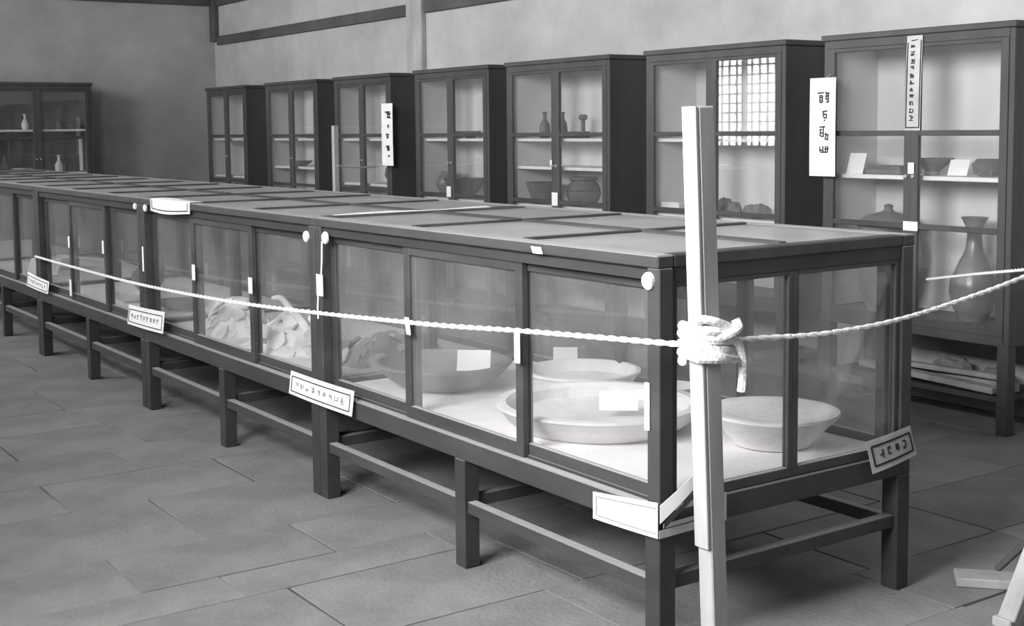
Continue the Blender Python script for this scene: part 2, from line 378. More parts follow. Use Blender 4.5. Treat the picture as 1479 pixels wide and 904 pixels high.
def basin_prof(r, h, rb, t=.016, lip=.012):
    return [(rb*.96, 0), (rb, .004), (rb+(r-rb)*.55, h*.38), (r-.012, h*.8), (r-.004, h-.01), (r, h-.008), (r, h), (r-lip-.004, h+.001), (r-lip-t*.6, h-.012),
            (rb+(r-rb)*.5-t*.3, h*.42), (rb*.85, t), (.001, t*.85)]
vessel('bronze_basin', basin_prof(.27, .1, .15), 'bronze', (.375, 1.68, CT), 'wide dark bronze basin with a sloping rim and white card inside', 'basin', 56)
vessel('shallow_basin', basin_prof(.225, .075, .16), 'pale', (.775, 1.31, CT), 'shallow pale basin behind the largest stone basin', 'basin', 48, .004, 2)
vessel('stone_basin', basin_prof(.345, .085, .27, .03, .03), 'pale', (.43, .79, CT), 'largest pale stone basin with a thick rim', 'basin', 60, .004, 5)
vessel('stone_basin', [(.12, 0), (.125, .01), (.17, .06), (.2, .088), (.208, .098), (.206, .106), (.19, .108), (.15, .1), (.08, .094), (.001, .092)], 'pale', (.72, .275, CT), 'rough pale flat dish near the end pane of basin case', 'basin', 44, .012, 9)
vessel('small_bowl', [(.05, 0), (.09, .03), (.1, .06), (.094, .06), (.08, .03), (.001, .012)], 'pale', (.88, .93, CT), 'small pale bowl beside shallow basin', 'bowl', 30, .01, 3)
def card(name, c, w, h, tilt, rz, label, lines=4, foot=True):
    t = thing(name, label, 'label card', c, rz)
    m = MB(); m.sheet(lambda u, v: ((u-.5)*w, -v*h*math.sin(tilt)*-1, v*h*math.cos(tilt)), 2, 2, .002)
    m.build('card', 'paper', t)
    return t
card('label_card', (.43, 1.55, CT+.07), .13, .085, .5, R(-40), 'white label card propped in the bronze basin')
card('label_card', (.47, .73, CT+.055), .13, .07, .6, R(-40), 'white label card propped in the largest stone basin')
card('label_card', (.93, 1.62, CT), .1, .1, .3, R(-40), 'blank card standing by the glass behind bronze basin')
# heap of shards in the second case
rs = random.Random(21)
def shard_mesh(w, h, curv, seed):
    rg = random.Random(seed); n = 9; out = []
    for k in range(n):
        a = 2*math.pi*k/n; q = rg.uniform(.65, 1.1); out.append((w*q*math.cos(a), h*q*math.sin(a)))
    th = .014
    def zz(x, y): return -curv*(x*x+.4*y*y)
    vs = [(0, 0, 0)]+[(x, y, zz(x, y)) for x, y in out]+[(0, 0, -th)]+[(x, y, zz(x, y)-th) for x, y in out]
    fs = [(0, 1+k, 1+(k+1) % n) for k in range(n)]+[(n+1, n+2+(k+1) % n, n+2+k) for k in range(n)]+[(1+k, n+2+k, n+2+(k+1) % n, 1+(k+1) % n) for k in range(n)]
    return MB().add(vs, fs)
protos = []
for k in range(7):
    me = shard_mesh(.05+.012*(k % 3), .04+.01*(k % 4), 2.2, k).mesh('shard'); me.materials.append(M['shard2' if k == 6 else 'shard'])
    me.polygons.foreach_set('use_smooth', [True]*len(me.polygons)); me.set_sharp_from_angle(angle=R(40)); protos.append(me)
n_sh = 0
mounds = [((.3, 3.5), .22, .3, .15), ((.3, 2.86), .22, .3, .16), ((.5, 2.36), .3, .22, .09)]
for (cx, cy), ax, ay, H in mounds:
    for lay, (cnt, rr) in enumerate(((20, .97), (15, .74), (10, .5), (5, .26))):
        for i in range(cnt):
            a = 2*math.pi*(i+rs.random()*.7)/cnt; q = rr*math.sqrt(rs.uniform(.35, 1))
            x, y = cx+ax*q*math.cos(a), cy+ay*q*math.sin(a)
            x = max(.14, min(.9, x))
            z = CT+.02+H*lay/3.6+rs.uniform(-.006, .008)
            kk = rs.choice([0, 1, 2, 3, 4, 5, 0, 1, 2, 6]) if cy > 2.5 else rs.choice([6, 6, 6, 0])
            o = bpy.data.objects.new('pottery_shard', protos[kk]); COL.objects.link(o); o.location = (x, y, z)
            sl = rs.uniform(.35, .95) if lay < 3 else rs.uniform(.1, .6)
            o.rotation_mode = 'QUATERNION'
            o.rotation_quaternion = Quaternion((-math.sin(a), math.cos(a), 0), sl) @ Quaternion((0, 0, 1), rs.uniform(0, 6.28))
            hp = 0 if cy > 3.2 else 1 if cy > 2.5 else 2
            where = ['in the white heap without antlers', 'in the heap topped by antlers', 'in the low grey heap seen beside bronze basin'][hp]
            tag(o, 'broken %s pottery shard %s' % ('grey' if kk == 6 else 'white', where), 'shard',
                ('grey' if kk == 6 else 'white')+' shards '+where)
            n_sh += 1
def bone(pts, r, label):
    P = [Vector(q) for q in pts]; out = []
    for i in range(len(P)-1):
        for t in (0, .25, .5, .75): 
            a = P[max(i-1, 0)]; b = P[i]; c = P[i+1]; d = P[min(i+2, len(P)-1)]
            out.append(.5*((2*b)+(c-a)*t+(2*a-5*b+4*c-d)*t*t+(3*b-a-3*c+d)*t**3))
    out.append(P[-1]); m = len(out)
    rad = [r*(1.25-.9*abs(i/(m-1)-.0)**1.2*.7+.25*math.exp(-((i/(m-1)-.02)/.08)**2)) for i in range(m)]
    tag(MB().tube(out, rad, 10).build('antler', 'shard', smooth=True), label, 'antler')
bone([(.2, 2.5, .575), (.22, 2.63, .625), (.25, 2.78, .645), (.26, 2.9, .685), (.3, 3.08, .665)], .017, 'long curved pale antler lying on the shard heap')
bone([(.27, 2.62, .62), (.3, 2.52, .65), (.32, 2.46, .68)], .013, 'short pale antler branch on top of shard heap')
def flatcard(loc, w, h, rot, label):
    tag(B(-w/2, w/2, -h/2, h/2, 0, .002).build('label_card', 'paper', loc=loc, rot=rot), label, 'label card')
flatcard((.12, 2.83, CT+.1), .06, .1, (R(20), R(-55), R(10)), 'white label card leaning on the heap under the antlers')
flatcard((.14, 3.45, CT+.14), .07, .1, (R(0), R(-45), R(0)), 'white label card leaning on the white heap without antlers')
# few things in the third and fourth case
vessel('dish', [(.06, 0), (.11, .03), (.125, .05), (.118, .05), (.1, .03), (.001, .012)], 'white', (.25, 4.95, CT), 'white dish standing in the third case of the row', 'dish', 30)
vessel('jar', [(.06, 0), (.1, .06), (.1, .11), (.06, .15), (.065, .17), (.055, .17), (.001, .168)], 'glaze', (.5, 5.4, CT), 'grey jar with narrow mouth in the third case', 'jar', 30)
vessel('dish', [(.06, 0), (.12, .03), (.14, .05), (.132, .05), (.11, .03), (.001, .012)], 'glaze', (.35, 4.45, CT), 'grey glazed dish in the third case near shard case', 'dish', 30)
card('label_card', (.2, 6.75, CT), .25, .13, .5, R(-50), 'wide white label card in the fourth case of the row')
vessel('bowl', [(.06, 0), (.12, .05), (.15, .09), (.143, .09), (.11, .05), (.001, .015)], 'white', (.4, 7.1, CT), 'white bowl in the fourth case of the row', 'bowl', 30)

# ---------------------------------------------------------------- tall glazed cabinets along the wall
XC = 3.019; DEP = .40; HC = 1.92
def make_cabinet(w, label, shelves=(1.385, 1.19, .925), group='tall glazed cabinets', HC=HC, lin='inner'):
    """local: front in plane x=0 looking to -x, y 0..w"""
    r = thing('glazed_cabinet', label, 'cabinet', group=group)
    zb = .42
    for y in (0, w-.03): B(.0, DEP, y, y+.03, zb, HC-.03).build('side_panel', 'cab', r, bevel=.003)
    B(-.015, DEP, -.012, w+.012, HC-.03, HC).build('top_board', 'cab', r, bevel=.004)
    B(DEP-.012, DEP, .03, w-.03, zb, HC-.03).build('back_panel', lin, r)
    B(.03, DEP-.012, .0302, .034, .5, HC-.04).build('side_lining', lin, r); B(.03, DEP-.012, w-.034, w-.0302, .5, HC-.04).build('side_lining', lin, r)
    B(.0, DEP-.012, .03, w-.03, .46, .49).build('bottom_board', 'cab', r)
    B(.0, .03, .03, w-.03, zb, .46).build('plinth_rail', 'cab', r)
    B(.0, .03, .03, w-.03, HC-.07, HC-.03).build('head_rail', 'cab', r)
    B(.03, DEP-.012, .03, w-.03, HC-.035, HC-.03).build('ceiling_lining', lin, r)
    for y in (.0, w-.06):
        for x in (0, DEP-.06): B(x, x+.06, y, y+.06, 0, zb).build('leg', 'cab', r, bevel=.003)
    B(.02, DEP-.02, .05, w-.05, .15, .175).build('low_shelf', 'cab', r)
    for z in shelves:
        B(.05, DEP-.014, .034, w-.034, z-.02, z).build('shelf', 'shelf', r)
    for a0, a1 in ((.03, w/2), (w/2, w-.03)):
        st = .042; fr = MB(); z0, z1 = .463, HC-.072
        for s0, s1 in ((a0, a0+st), (a1-st, a1)): fr.box(-.004, .022, s0, s1, z0, z1)
        for q0, q1 in ((z0, z0+.04), (.94, .967), (1.398, 1.425), (z1-.02, z1)): fr.box(-.003, .021, a0+st, a1-st, q0, q1)
        d = fr.build('door', 'cab', r, bevel=.002)
        for q0, q1 in ((z0+.04, .94), (.967, 1.398), (1.425, z1-.02)):
            B(.008, .011, a0+st, a1-st, q0, q1).build('glass_pane', 'cabglass', d)
        ky = a1-.02 if a0 < .1 else a0+.02
        MB().tube([(-.004, ky, 1.2), (-.018, ky, 1.2)], .009, 10).build('knob', 'metal', d)
    return r
CABS = [(.983, 2.097), (2.366, 3.507), (3.859, 5.005), (5.232, 6.27), (6.66, 7.649), (7.986, 9.089), (9.569, 10.59)]
CL = ['glazed black cabinet holding the tall vase, with strip of writing on its doors',
      'glazed black cabinet with dark rocks, standing next to the vase cabinet',
      'glazed black cabinet holding the banded jar and flared pot',
      'glazed black cabinet with two small dark bowls on its top shelf',
      'glazed black cabinet with a white vertical sign hung on its door, behind far rope post',
      'glazed black cabinet second from the end wall, card on its shelf',
      'glazed black cabinet in the corner by the end wall']
SH = [(1.2,), (1.385, .925), (1.385, 1.19, .925), (1.385, .925), (1.385, 1.0), (1.385, 1.12), (1.385, 1.0)]
cab_o = []
for (y0, y1), lb, sh in zip(CABS, CL, SH):
    c = make_cabinet(y1-y0, lb, sh); c.location = (XC, y0, 0); cab_o.append(c)
# cabinet of the end wall, front looks to -y
ce = make_cabinet(1.12, 'glazed black cabinet against the end wall with small bottles', (1.5, 1.06), HC=1.975, lin='dim'); ce.rotation_euler = (0, 0, R(90)); ce.location = (1.86, 10.82, 0)
ce2 = make_cabinet(1.12, 'glazed black cabinet against end wall, partner of the bottle cabinet', (1.5, 1.06), HC=1.975, lin='dim'); ce2.rotation_euler = (0, 0, R(90)); ce2.location = (.62, 10.82, 0)

# exhibits in the cabinets
vessel('tall_vase', [(.06, 0), (.065, .01), (.095, .06), (.115, .14), (.11, .2), (.075, .28), (.042, .35), (.034, .42), (.04, .46), (.062, .505), (.068, .51), (.06, .508), (.03, .44), (.001, .43)],
       'glaze', (XC+.2, 1.315, .49), 'tall grey vase with round belly and flared mouth', 'vase', 40)
vessel('lidded_jar', [(.1, 0), (.14, .1), (.17, .3), (.15, .42), (.16, .44), (.16, .455), (.12, .49), (.03, .515), (.02, .53), (.025, .545), (.001, .555)],
       'glaze', (XC+.2, 1.83, .49), 'wide lidded jar with a knob in the vase cabinet', 'jar', 40)
vessel('footed_bowl', [(.04, 0), (.035, .02), (.06, .04), (.1, .075), (.105, .085), (.097, .083), (.05, .045), (.001, .03)], 'clay', (XC+.17, 1.545, 1.2), 'dark footed bowl on the white shelf of vase cabinet', 'bowl', 32)
flatcard((XC+.17, 1.39, 1.24), .1, .085, (R(65), 0, R(-80)), 'white tilted label card beside dark footed bowl')
vessel('squat_jar', [(.04, 0), (.07, .03), (.075, .06), (.05, .085), (.045, .085), (.001, .08)], 'clay', (XC+.2, 1.25, 1.2), 'dark squat jar beside tilted card in vase cabinet', 'jar', 30)
tag(MB().box(-.09, .09, -.12, .12, 0, .03).box(-.08, .08, -.11, .11, .03, .042).build('flat_box', 'clay', bevel=.004, loc=(XC+.2, 1.81, 1.2)), 'dark flat lidded box on the shelf of the vase cabinet', 'box')
flatcard((XC+.1, 1.96, 1.25), .1, .12, (R(70), 0, R(-85)), 'pale card standing behind flat box in vase cabinet')
def rock(loc, s, label, seed, mt='stone', group=None):
    rg = random.Random(seed); m = MB(); n = 12; prof = [(.7, 0), (1, .25), (.95, .6), (.6, .92), (.001, 1)]
    vs = []
    for r_, z in prof:
        for k in range(n):
            a = 2*math.pi*k/n; q = rg.uniform(.75, 1.1); vs.append((s[0]*r_*q*math.cos(a), s[1]*r_*q*math.sin(a), s[2]*z*(rg.uniform(.85, 1.1) if z else 1)))
    fs = [(i*n+k, i*n+(k+1) % n, (i+1)*n+(k+1) % n, (i+1)*n+k) for i in range(4) for k in range(n)]+[tuple(range(n))[::-1]]
    m.add(vs, fs); return tag(m.build('rock', mt, loc=loc), label, 'rock', group)
for k, (y, s) in enumerate(((2.70, (.07, .065, .08)), (2.81, (.06, .06, .07)), (2.92, (.06, .055, .085)), (3.03, (.07, .06, .1)), (3.14, (.06, .05, .07)))):
    rock((XC+.17+.03*(k % 2), y, .925), s, ['dark rough rock nearest the vase cabinet side', 'dark rough rock second in the row of cabinet rocks', 'small dark rough rock in the middle of the row of rocks', 'tallest dark rough rock in the row of rocks', 'dark rough rock beside the pale block'][k], 40+k, group='rocks in the cabinet')
tag(B(-.05, .05, -.08, .08, 0, .07).build('pale_block', 'white', bevel=.006, loc=(XC+.12, 3.37, .925)), 'pale rectangular block beside the dark rocks', 'block')
# third cabinet: candlestick, bottles, banded jar, flared pot
vessel('candlestick', [(.045, 0), (.05, .01), (.02, .03), (.014, .05), (.014, .12), (.03, .13), (.03, .15), (.02, .16), (.001, .16)], 'clay', (XC+.17, 4.345, 1.385), 'dark candlestick with round foot on top shelf', 'candlestick', 24)
vessel('bottle', [(.03, 0), (.035, .02), (.03, .1), (.012, .13), (.012, .17), (.02, .18), (.001, .18)], 'clay', (XC+.17, 4.57, 1.385), 'slim dark bottle beside the candlestick', 'bottle', 24)
vessel('bottle', [(.035, 0), (.04, .02), (.035, .1), (.014, .13), (.014, .17), (.024, .185), (.001, .185)], 'clay', (XC+.17, 4.78, 1.385), 'slim dark bottle on top shelf behind the door stile', 'bottle', 24)
vessel('low_bowl', [(.05, 0), (.09, .03), (.1, .045), (.094, .045), (.001, .02)], 'clay', (XC+.2, 4.465, 1.385), 'low dark bowl between candlestick and bottle', 'bowl', 24)
vessel('banded_jar', [(.075, 0), (.08, .012), (.1, .03), (.118, .07), (.12, .1), (.112, .104), (.118, .11), (.1, .15), (.085, .165), (.085, .172), (.098, .18), (.098, .196), (.09, .196), (.001, .19)], 'clay', (XC+.17, 4.343, .925), 'dark bulging jar with raised bands on lower shelf', 'jar', 40)
vessel('flared_pot', [(.075, 0), (.08, .01), (.125, .14), (.13, .15), (.12, .15), (.001, .13)], 'clay', (XC+.17, 4.8, .925), 'dark pot flaring to a wide mouth on lower shelf', 'pot', 40)
for k, y in enumerate((5.70, 5.88)):
    vessel('small_bowl', [(.035, 0), (.07, .03), (.08, .055), (.074, .055), (.001, .025)], 'clay', (XC+.15, y, 1.385), ['small dark bowl on top shelf close to cabinet side', 'small dark bowl on top shelf near the door stile'][k], 'bowl', 28, group='small bowls on the top shelf')
    vessel('cup', [(.02, 0), (.028, .02), (.032, .05), (.028, .05), (.001, .02)], 'white', (XC+.26, y+.03, 1.385), 'small white cup behind the dark bowls', 'cup', 20, group='white cups behind bowls')
vessel('deep_bowl', [(.07, 0), (.12, .06), (.16, .14), (.165, .15), (.155, .15), (.11, .07), (.001, .03)], 'clay', (XC+.18, 5.84, .925), 'deep dark bowl on lower shelf under the small bowls', 'bowl', 36)
vessel('jar', [(.06, 0), (.1, .08), (.09, .15), (.06, .18), (.06, .2), (.05, .2), (.001, .19)], 'glaze', (XC+.22, 6.13, .925), 'grey jar on lower shelf beside deep dark bowl', 'jar', 30)
vessel('jar', [(.05, 0), (.09, .07), (.08, .13), (.05, .16), (.05, .18), (.042, .18), (.001, .17)], 'clay', (XC+.2, 6.95, 1.0), 'dark jar in cabinet behind far rope post', 'jar', 30)
flatcard((XC+.14, 8.3, 1.41), .05, .22, (R(90), R(90), 0), 'long white card on the top shelf of the second last cabinet')
vessel('bottle', [(.035, 0), (.05, .04), (.045, .1), (.016, .15), (.02, .19), (.001, .19)], 'white', (XC+.2, 8.25, 1.12), 'white bottle on lower shelf under the long card', 'bottle', 24)
vessel('dish', [(.05, 0), (.1, .03), (.11, .05), (.1, .05), (.001, .02)], 'glaze', (XC+.2, 8.75, 1.12), 'grey dish on lower shelf beside white bottle', 'dish', 28)
vessel('jar', [(.06, 0), (.1, .08), (.09, .15), (.06, .18), (.06, .2), (.05, .2), (.001, .19)], 'white', (XC+.2, 9.75, 1.0), 'white jar in the corner cabinet', 'jar', 30)
# end wall cabinet
EV = [('bottle', 1.545, 1.06, 'white', 1.0, 'white bottle on lower shelf of end wall cabinet'), ('bottle', 1.22, 1.5, 'white', .9, 'white bottle on upper shelf of end wall cabinet'),
      ('bottle', 1.56, 1.5, 'clay', .75, 'short dark bottle on upper shelf of end wall cabinet'), ('bottle', 1.0, 1.06, 'glaze', 1.1, 'grey bottle on lower shelf of end wall cabinet')]
for nm, x, z, mt, s, lb in EV:
    vessel(nm, [(.03*s, 0), (.042*s, .03*s), (.04*s, .08*s), (.014*s, .12*s), (.014*s, .16*s), (.024*s, .175*s), (.001, .175*s)], mt, (x, 10.98, z), lb, 'bottle', 24)
vessel('dish', [(.05, 0), (.1, .03), (.11, .05), (.1, .05), (.001, .02)], 'white', (1.17, 10.99, 1.06), 'white dish on lower shelf of end wall cabinet', 'dish', 28)
vessel('low_bowl', [(.04, 0), (.08, .03), (.09, .05), (.083, .05), (.001, .02)], 'clay', (1.7, 10.98, 1.5), 'low dark bowl on upper shelf of end wall cabinet', 'bowl', 28)
flatcard((1.76, 10.93, 1.24), .035, .34, (R(90), 0, 0), 'narrow upright white card in the end wall cabinet')

# timber and stones stored on the low shelf of the vase cabinet
def plank(a, b, w, h, mt, label, group=None): return tag(MB().bar(a, b, w, h).build('plank', mt, bevel=.004), label, 'plank', group)
plank((XC+.05, 1.86, .222), (XC+.06, 1.08, .196), .07, .03, 'pillar', 'flat grey plank under the vase cabinet, along the front of its low shelf')
plank((XC+.17, 1.75, .2), (XC+.16, 1.05, .2), .08, .045, 'pillar', 'thick grey plank under vase cabinet behind the flat plank')
plank((XC+.07, 1.65, .252), (XC+.17, 1.1, .24), .05, .025, 'pillar', 'thin slanting plank lying across planks under the vase cabinet')
rock((XC+.3, 1.5, .175), (.09, .12, .1), 'grey stone stored behind the planks under vase cabinet', 71, 'stone')
rock((XC+.3, 1.25, .175), (.08, .1, .08), 'smaller grey stone stored under the vase cabinet', 72, 'stone')

# ---------------------------------------------------------------- paper signs
def strokes(parent, P, segs, w, mt='ink', name='writing'):
    """segs of (u0,v0,u1,v1) on a surface P(u,v)->(point, normal); built as thin ink bars"""
    m = MB()
    for u0, v0, u1, v1 in segs:
        n = max(1, int(max(abs(u1-u0), abs(v1-v0))/.09)); q = []
        for k in range(n+1):
            a, nn = P(u0+(u1-u0)*k/n, v0+(v1-v0)*k/n); q.append((Vector(a)+Vector(nn)*.0032, Vector(nn)))
        for k in range(n):
            if (q[k+1][0]-q[k][0]).length > 1e-5: m.bar(q[k][0], q[k+1][0], w, .0012, up=q[k][1])
    o = m.build(name, mt, parent); o['kind'] = 'stuff'; return o
def glyph(rg, u, v, su, sv, k=5):
    out = []
    for _ in range(k):
        t = rg.random()
        if t < .5: y = v+rg.uniform(-.5, .5)*sv; out.append((u-su*.45, y, u+su*.45*rg.uniform(.3, 1), y))
        else: x = u+rg.uniform(-.4, .4)*su; out.append((x, v-sv*.45*rg.uniform(.2, 1), x, v+sv*.45))
    return out
def border(e, f): return [(e, f, 1-e, f), (e, 1-f, 1-e, 1-f), (e, f, e, 1-f), (1-e, f, 1-e, 1-f)]
def sign(name, label, surf, nu, nv, th=.0012, mt='paper'):
    t = thing(name, label, 'paper sign', surf(.5, 0)[0])
    o = Vector(t.location)
    S = lambda u, v: (Vector(surf(u, v)[0])-o, surf(u, v)[1])
    m = MB(); m.sheet(lambda u, v: S(u, v)[0], nu, nv, th); m.build('paper_sheet', mt, t)
    return t, S
# long bordered signs pinned over the joints of the cases (u runs from far to near, v upward)
def joint_sign(yf, yn, zf0, zf1, zn0, zn1, label, seed):
    def surf(u, v):
        y = yf+(yn-yf)*u; z0 = zf0+(zn0-zf0)*u; z1 = zf1+(zn1-zf1)*u
        return (-.012-.006*math.sin(3.1*u)+(-.012*(1-v)), y, z0+(z1-z0)*v), (-1, 0, 0)
    t, S = sign('paper_sign', label, surf, 10, 4)
    strokes(t, S, [(.04, .16, .96, .16), (.04, .8, .96, .8), (.04, .16, .04, .8), (.96, .16, .96, .8)], .0045, name='border')
    rg = random.Random(seed); sg = []
    for k in range(9): sg += glyph(rg, .14+.09*k, .48, .055, .26, 4)
    strokes(t, S, sg, .004, 'fadedink')
joint_sign(2.24, 1.695, .385, .478, .385, .481, 'white bordered paper sign across the joint of basin case and shard case', 1)
joint_sign(4.245, 3.70, .433, .536, .445, .556, 'white bordered paper sign across the joint of shard case and third case', 2)
joint_sign(6.29, 5.78, .447, .539, .438, .517, 'white bordered paper sign at the far end of third case', 3)
# sign draped over the lid edge
def topsurf(u, v):
    y = 3.86-.53*u; s = v-.42                           # v 0 = hanging edge, 1 = on the lid
    if s < 0: return (-.0095-.004*math.sin(5*u), y, 1.123+s*.145*(1+.15*math.sin(4*u))), (-1, 0, 0)
    return (-.0095+s*.12, y, 1.124+.004*math.sin(6*u)*s), (0, 0, 1)
t, S = sign('paper_sign', 'white paper sign draped over the lid edge of the shard case', topsurf, 10, 10)
strokes(t, S, [(.05, .1, .95, .1), (.05, .1, .05, .4), (.95, .1, .95, .4)], .005, name='border')
# folded sign at the near corner: one leaf on the long side, one on the end, a curled flap
def cs1(u, v): return (-.016-.003*math.sin(3*u), .262-.275*u, .35-.0*u+.012*u+(.078+.02*u)*v), (-1, 0, 0)
t, S = sign('folded_sign', 'large white paper sign folded round the case corner behind the rope post', cs1, 6, 3)
strokes(t, S, [(.06, .17, .98, .13), (.06, .17, .06, .85), (.06, .85, .98, .85)], .003, 'fadedink', 'border')
o = Vector(t.location)
def leaf(fn, name, mt, nu=5, nv=2, th=.0012): 
    m = MB(); m.sheet(lambda u, v: Vector(fn(u, v))-o, nu, nv, th); return m.build(name, mt, t)
leaf(lambda u, v: (-.015+.245*u, -.016, .362+.006*u+(.022)*v), 'lower_strip', 'oldpaper')
leaf(lambda u, v: (-.0+.23*u, -.016, .388+.006*u+(.012)*v), 'middle_strip', 'oldpaper')
leaf(lambda u, v: (.04+.19*u, -.017, .43+.004*u+(.014)*v), 'upper_strip', 'oldpaper')
leaf(lambda u, v: (.214+.016*u, -.018, .37+.08*v), 'end_strip', 'oldpaper', 1, 3)
leaf(lambda u, v: (-.018+.125*u+.0*v, -.022-.05*math.sin(1.5*u)*.5, .405+.105*u+(.05-.012*u)*v-.0), 'curled_flap', 'paper', 6, 3)
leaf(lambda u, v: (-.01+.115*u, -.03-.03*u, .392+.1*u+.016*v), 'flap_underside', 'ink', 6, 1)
# torn sign at the other corner of the end
def rs1(u, v): return (.815+.205*u+.02*(1-v), -.014-.006*math.sin(3*u)-.012*(1-v), .403+.03*u+(.1-.008*u)*v), (0, -1, 0)
t, S = sign('torn_sign', 'torn grey translucent paper sign at the end case corner away from the rope post', rs1, 6, 4, mt='oldpaper')
strokes(t, S, border(.07, .2), .006, name='border')
rg = random.Random(5); sg = []
for k in range(4): sg += glyph(rg, .25+.17*k, .5, .09, .3, 4)
strokes(t, S, sg, .004)
# hanging vertical signs by the cabinets: paper on a flat lath
def hang_sign(xf, y0, y1, z0, z1, label, segs, w, mt='paper', lean=0, ink='ink', name='hanging_sign'):
    def surf(u, v): return (xf-.002*math.sin(3*v), y1+(y0-y1)*u+lean*v, z0+(z1-z0)*v), (-1, 0, 0)
    t, S = sign(name, label, surf, 2, 8, .002, mt)
    strokes(t, S, segs, w, ink); return t, S
txt1 = [(.3, .845, .55, .85), (.38, .82, .5, .82), (.38, .8, .5, .8), (.4, .77, .5, .77), (.4, .82, .4, .75), (.5, .82, .5, .75), (.4, .75, .5, .75),
        (.6, .85, .78, .84), (.62, .815, .76, .815), (.66, .85, .64, .79), (.72, .84, .72, .75), (.62, .785, .76, .78), (.64, .755, .76, .755),
        (.5, .655, .7, .665), (.52, .63, .68, .63), (.55, .66, .55, .6), (.55, .6, .66, .59), (.66, .63, .66, .59), (.56, .57, .62, .57),
        (.4, .5, .62, .505), (.4, .475, .5, .475), (.55, .5, .55, .4), (.42, .44, .56, .44), (.44, .47, .42, .41), (.44, .41, .54, .405), (.6, .43, .76, .42), (.66, .44, .62, .37), (.66, .38, .74, .37), (.72, .42, .72, .38),
        (.42, .3, .42, .25), (.4, .265, .54, .265), (.54, .31, .54, .25), (.44, .245, .72, .245), (.64, .31, .64, .25), (.72, .31, .72, .25), (.6, .28, .76, .28)]
hang_sign(XC-.06, 1.964, 2.136, 1.19, 1.70, 'large white vertical sign with brush writing beside the vase cabinet', txt1, .0075)
MB().bar((XC-.05, 2.05, 1.69), (XC-.0, 2.05, 1.72), .006, .006).build('hook', 'metal', bpy.data.objects['hanging_sign'])
bpy.data.objects['hook'].location = -Vector(bpy.data.objects['hanging_sign'].location)
txt2 = [(.35, .86, .8, .86), (.5, .83, .85, .83), (.6, .86, .6, .77), (.75, .83, .72, .77), (.5, .78, .85, .77), (.55, .64, .7, .64), (.62, .66, .62, .6), (.4, .5, .68, .5), (.55, .5, .55, .43), (.45, .46, .65, .46),
        (.4, .31, .7, .31), (.45, .28, .72, .28), (.6, .31, .6, .24), (.5, .25, .7, .25), (.55, .15, .7, .16)]
hang_sign(XC-.055, 6.53, 6.71, 1.165, 1.67, 'narrow white vertical sign hung on the cabinet behind the far rope post', txt2, .014)
rg = random.Random(11); sg = [(.3, .945, .7, .955)]
for k in range(11): sg += glyph(rg, .42, .88-.075*k, .3, .05, 5)
t, S = hang_sign(XC-.008, 1.485, 1.575, 1.425, 1.885, 'grey paper strip of small writing pasted where the vase cabinet doors meet', sg, .005, 'oldpaper', lean=-.008)
strokes(t, S, [(.93, .03, .93, .95), (.08, .03, .08, .93), (.08, .03, .93, .03)], .006, name='border')
# small papers on cabinets
for y, z, h, w_, k in ((1.532, 1.24, .055, .035, 0), (1.53, .955, .045, .085, 0), (4.43, .975, .09, .065, 2), (5.77, .98, .08, .06, 3), (4.47, 1.22, .04, .02, 2)):
    B(-.012, -.0105, y-CABS[k][0]-w_/2, y-CABS[k][0]+w_/2, z-h/2, z+h/2).build('paper_tag', 'paper', cab_o[k], label='small white paper tag')

# ---------------------------------------------------------------- rope posts and ropes
def post(name, label, base, top, s, lath=True, group='wooden rope posts'):
    t = thing(name, label, 'post', base, group=group)
    d = Vector(top)-Vector(base)
    MB().bar((0, 0, 0), d, s, s, up=(1, 0, 0)).build('shaft', 'post', t, bevel=.003)
    if lath:
        n = d.normalized()
        MB().bar(n*.46+Vector((-s/2-.006, 0, 0)), d+Vector((-s/2-.006, 0, 0)), .046, .011, up=(1, 0, 0)).build('lath', 'post', t, bevel=.002)
    f = MB(); f.box(-.2, .2, -.03, .03, 0, .035); f.build('foot', 'post', t, bevel=.003)
    f = MB(); f.box(-.03, .03, -.2, .2, .035, .07); f.build('foot', 'post', t, bevel=.003)
    return t
NP0, NP1 = Vector((-.125, -.35, 0)), Vector((-.19, -.35, 1.505))
post('rope_post', 'pale square wooden post by the basin case corner with rope knotted round it', NP0, NP1, .048)
FP = Vector((2.2, 6.07, 0)); post('rope_post', 'thin pale wooden rope post in the aisle by the cabinets, behind cases', FP, FP+Vector((0, 0, 1.492)), .04, False)
# braced post beside the frame edge, near the vase cabinet aisle
RP = Vector((1.53, -.42, 0))
t = thing('braced_post', 'pale wooden rope post with slanting braces on a cross foot', 'post', RP)
MB().bar((0, 0, .06), (0, 0, 1.5), .048, .048, up=(1, 0, 0)).build('shaft', 'post', t, bevel=.003)
MB().bar((-.33, .36, .015), (.3, -.33, .015), .1, .03).build('foot', 'post', t, bevel=.004)
MB().bar((-.62, .0, .045), (.4, .0, .045), .06, .03).build('foot', 'post', t, bevel=.004)
MB().bar((-.6, -.01, .05), (-.02, -.01, .92), .034, .055, up=(0, 1, 0)).build('brace', 'post', t, bevel=.003)
MB().bar((-.2, .3, .03), (-.0, .025, .42), .02, .02, up=(1, 0, 0)).build('brace', 'beam', t, bevel=.003)
MB().bar((.38, 0, .05), (.02, 0, .7), .03, .02, up=(0, 1, 0)).build('brace', 'post', t, bevel=.003)

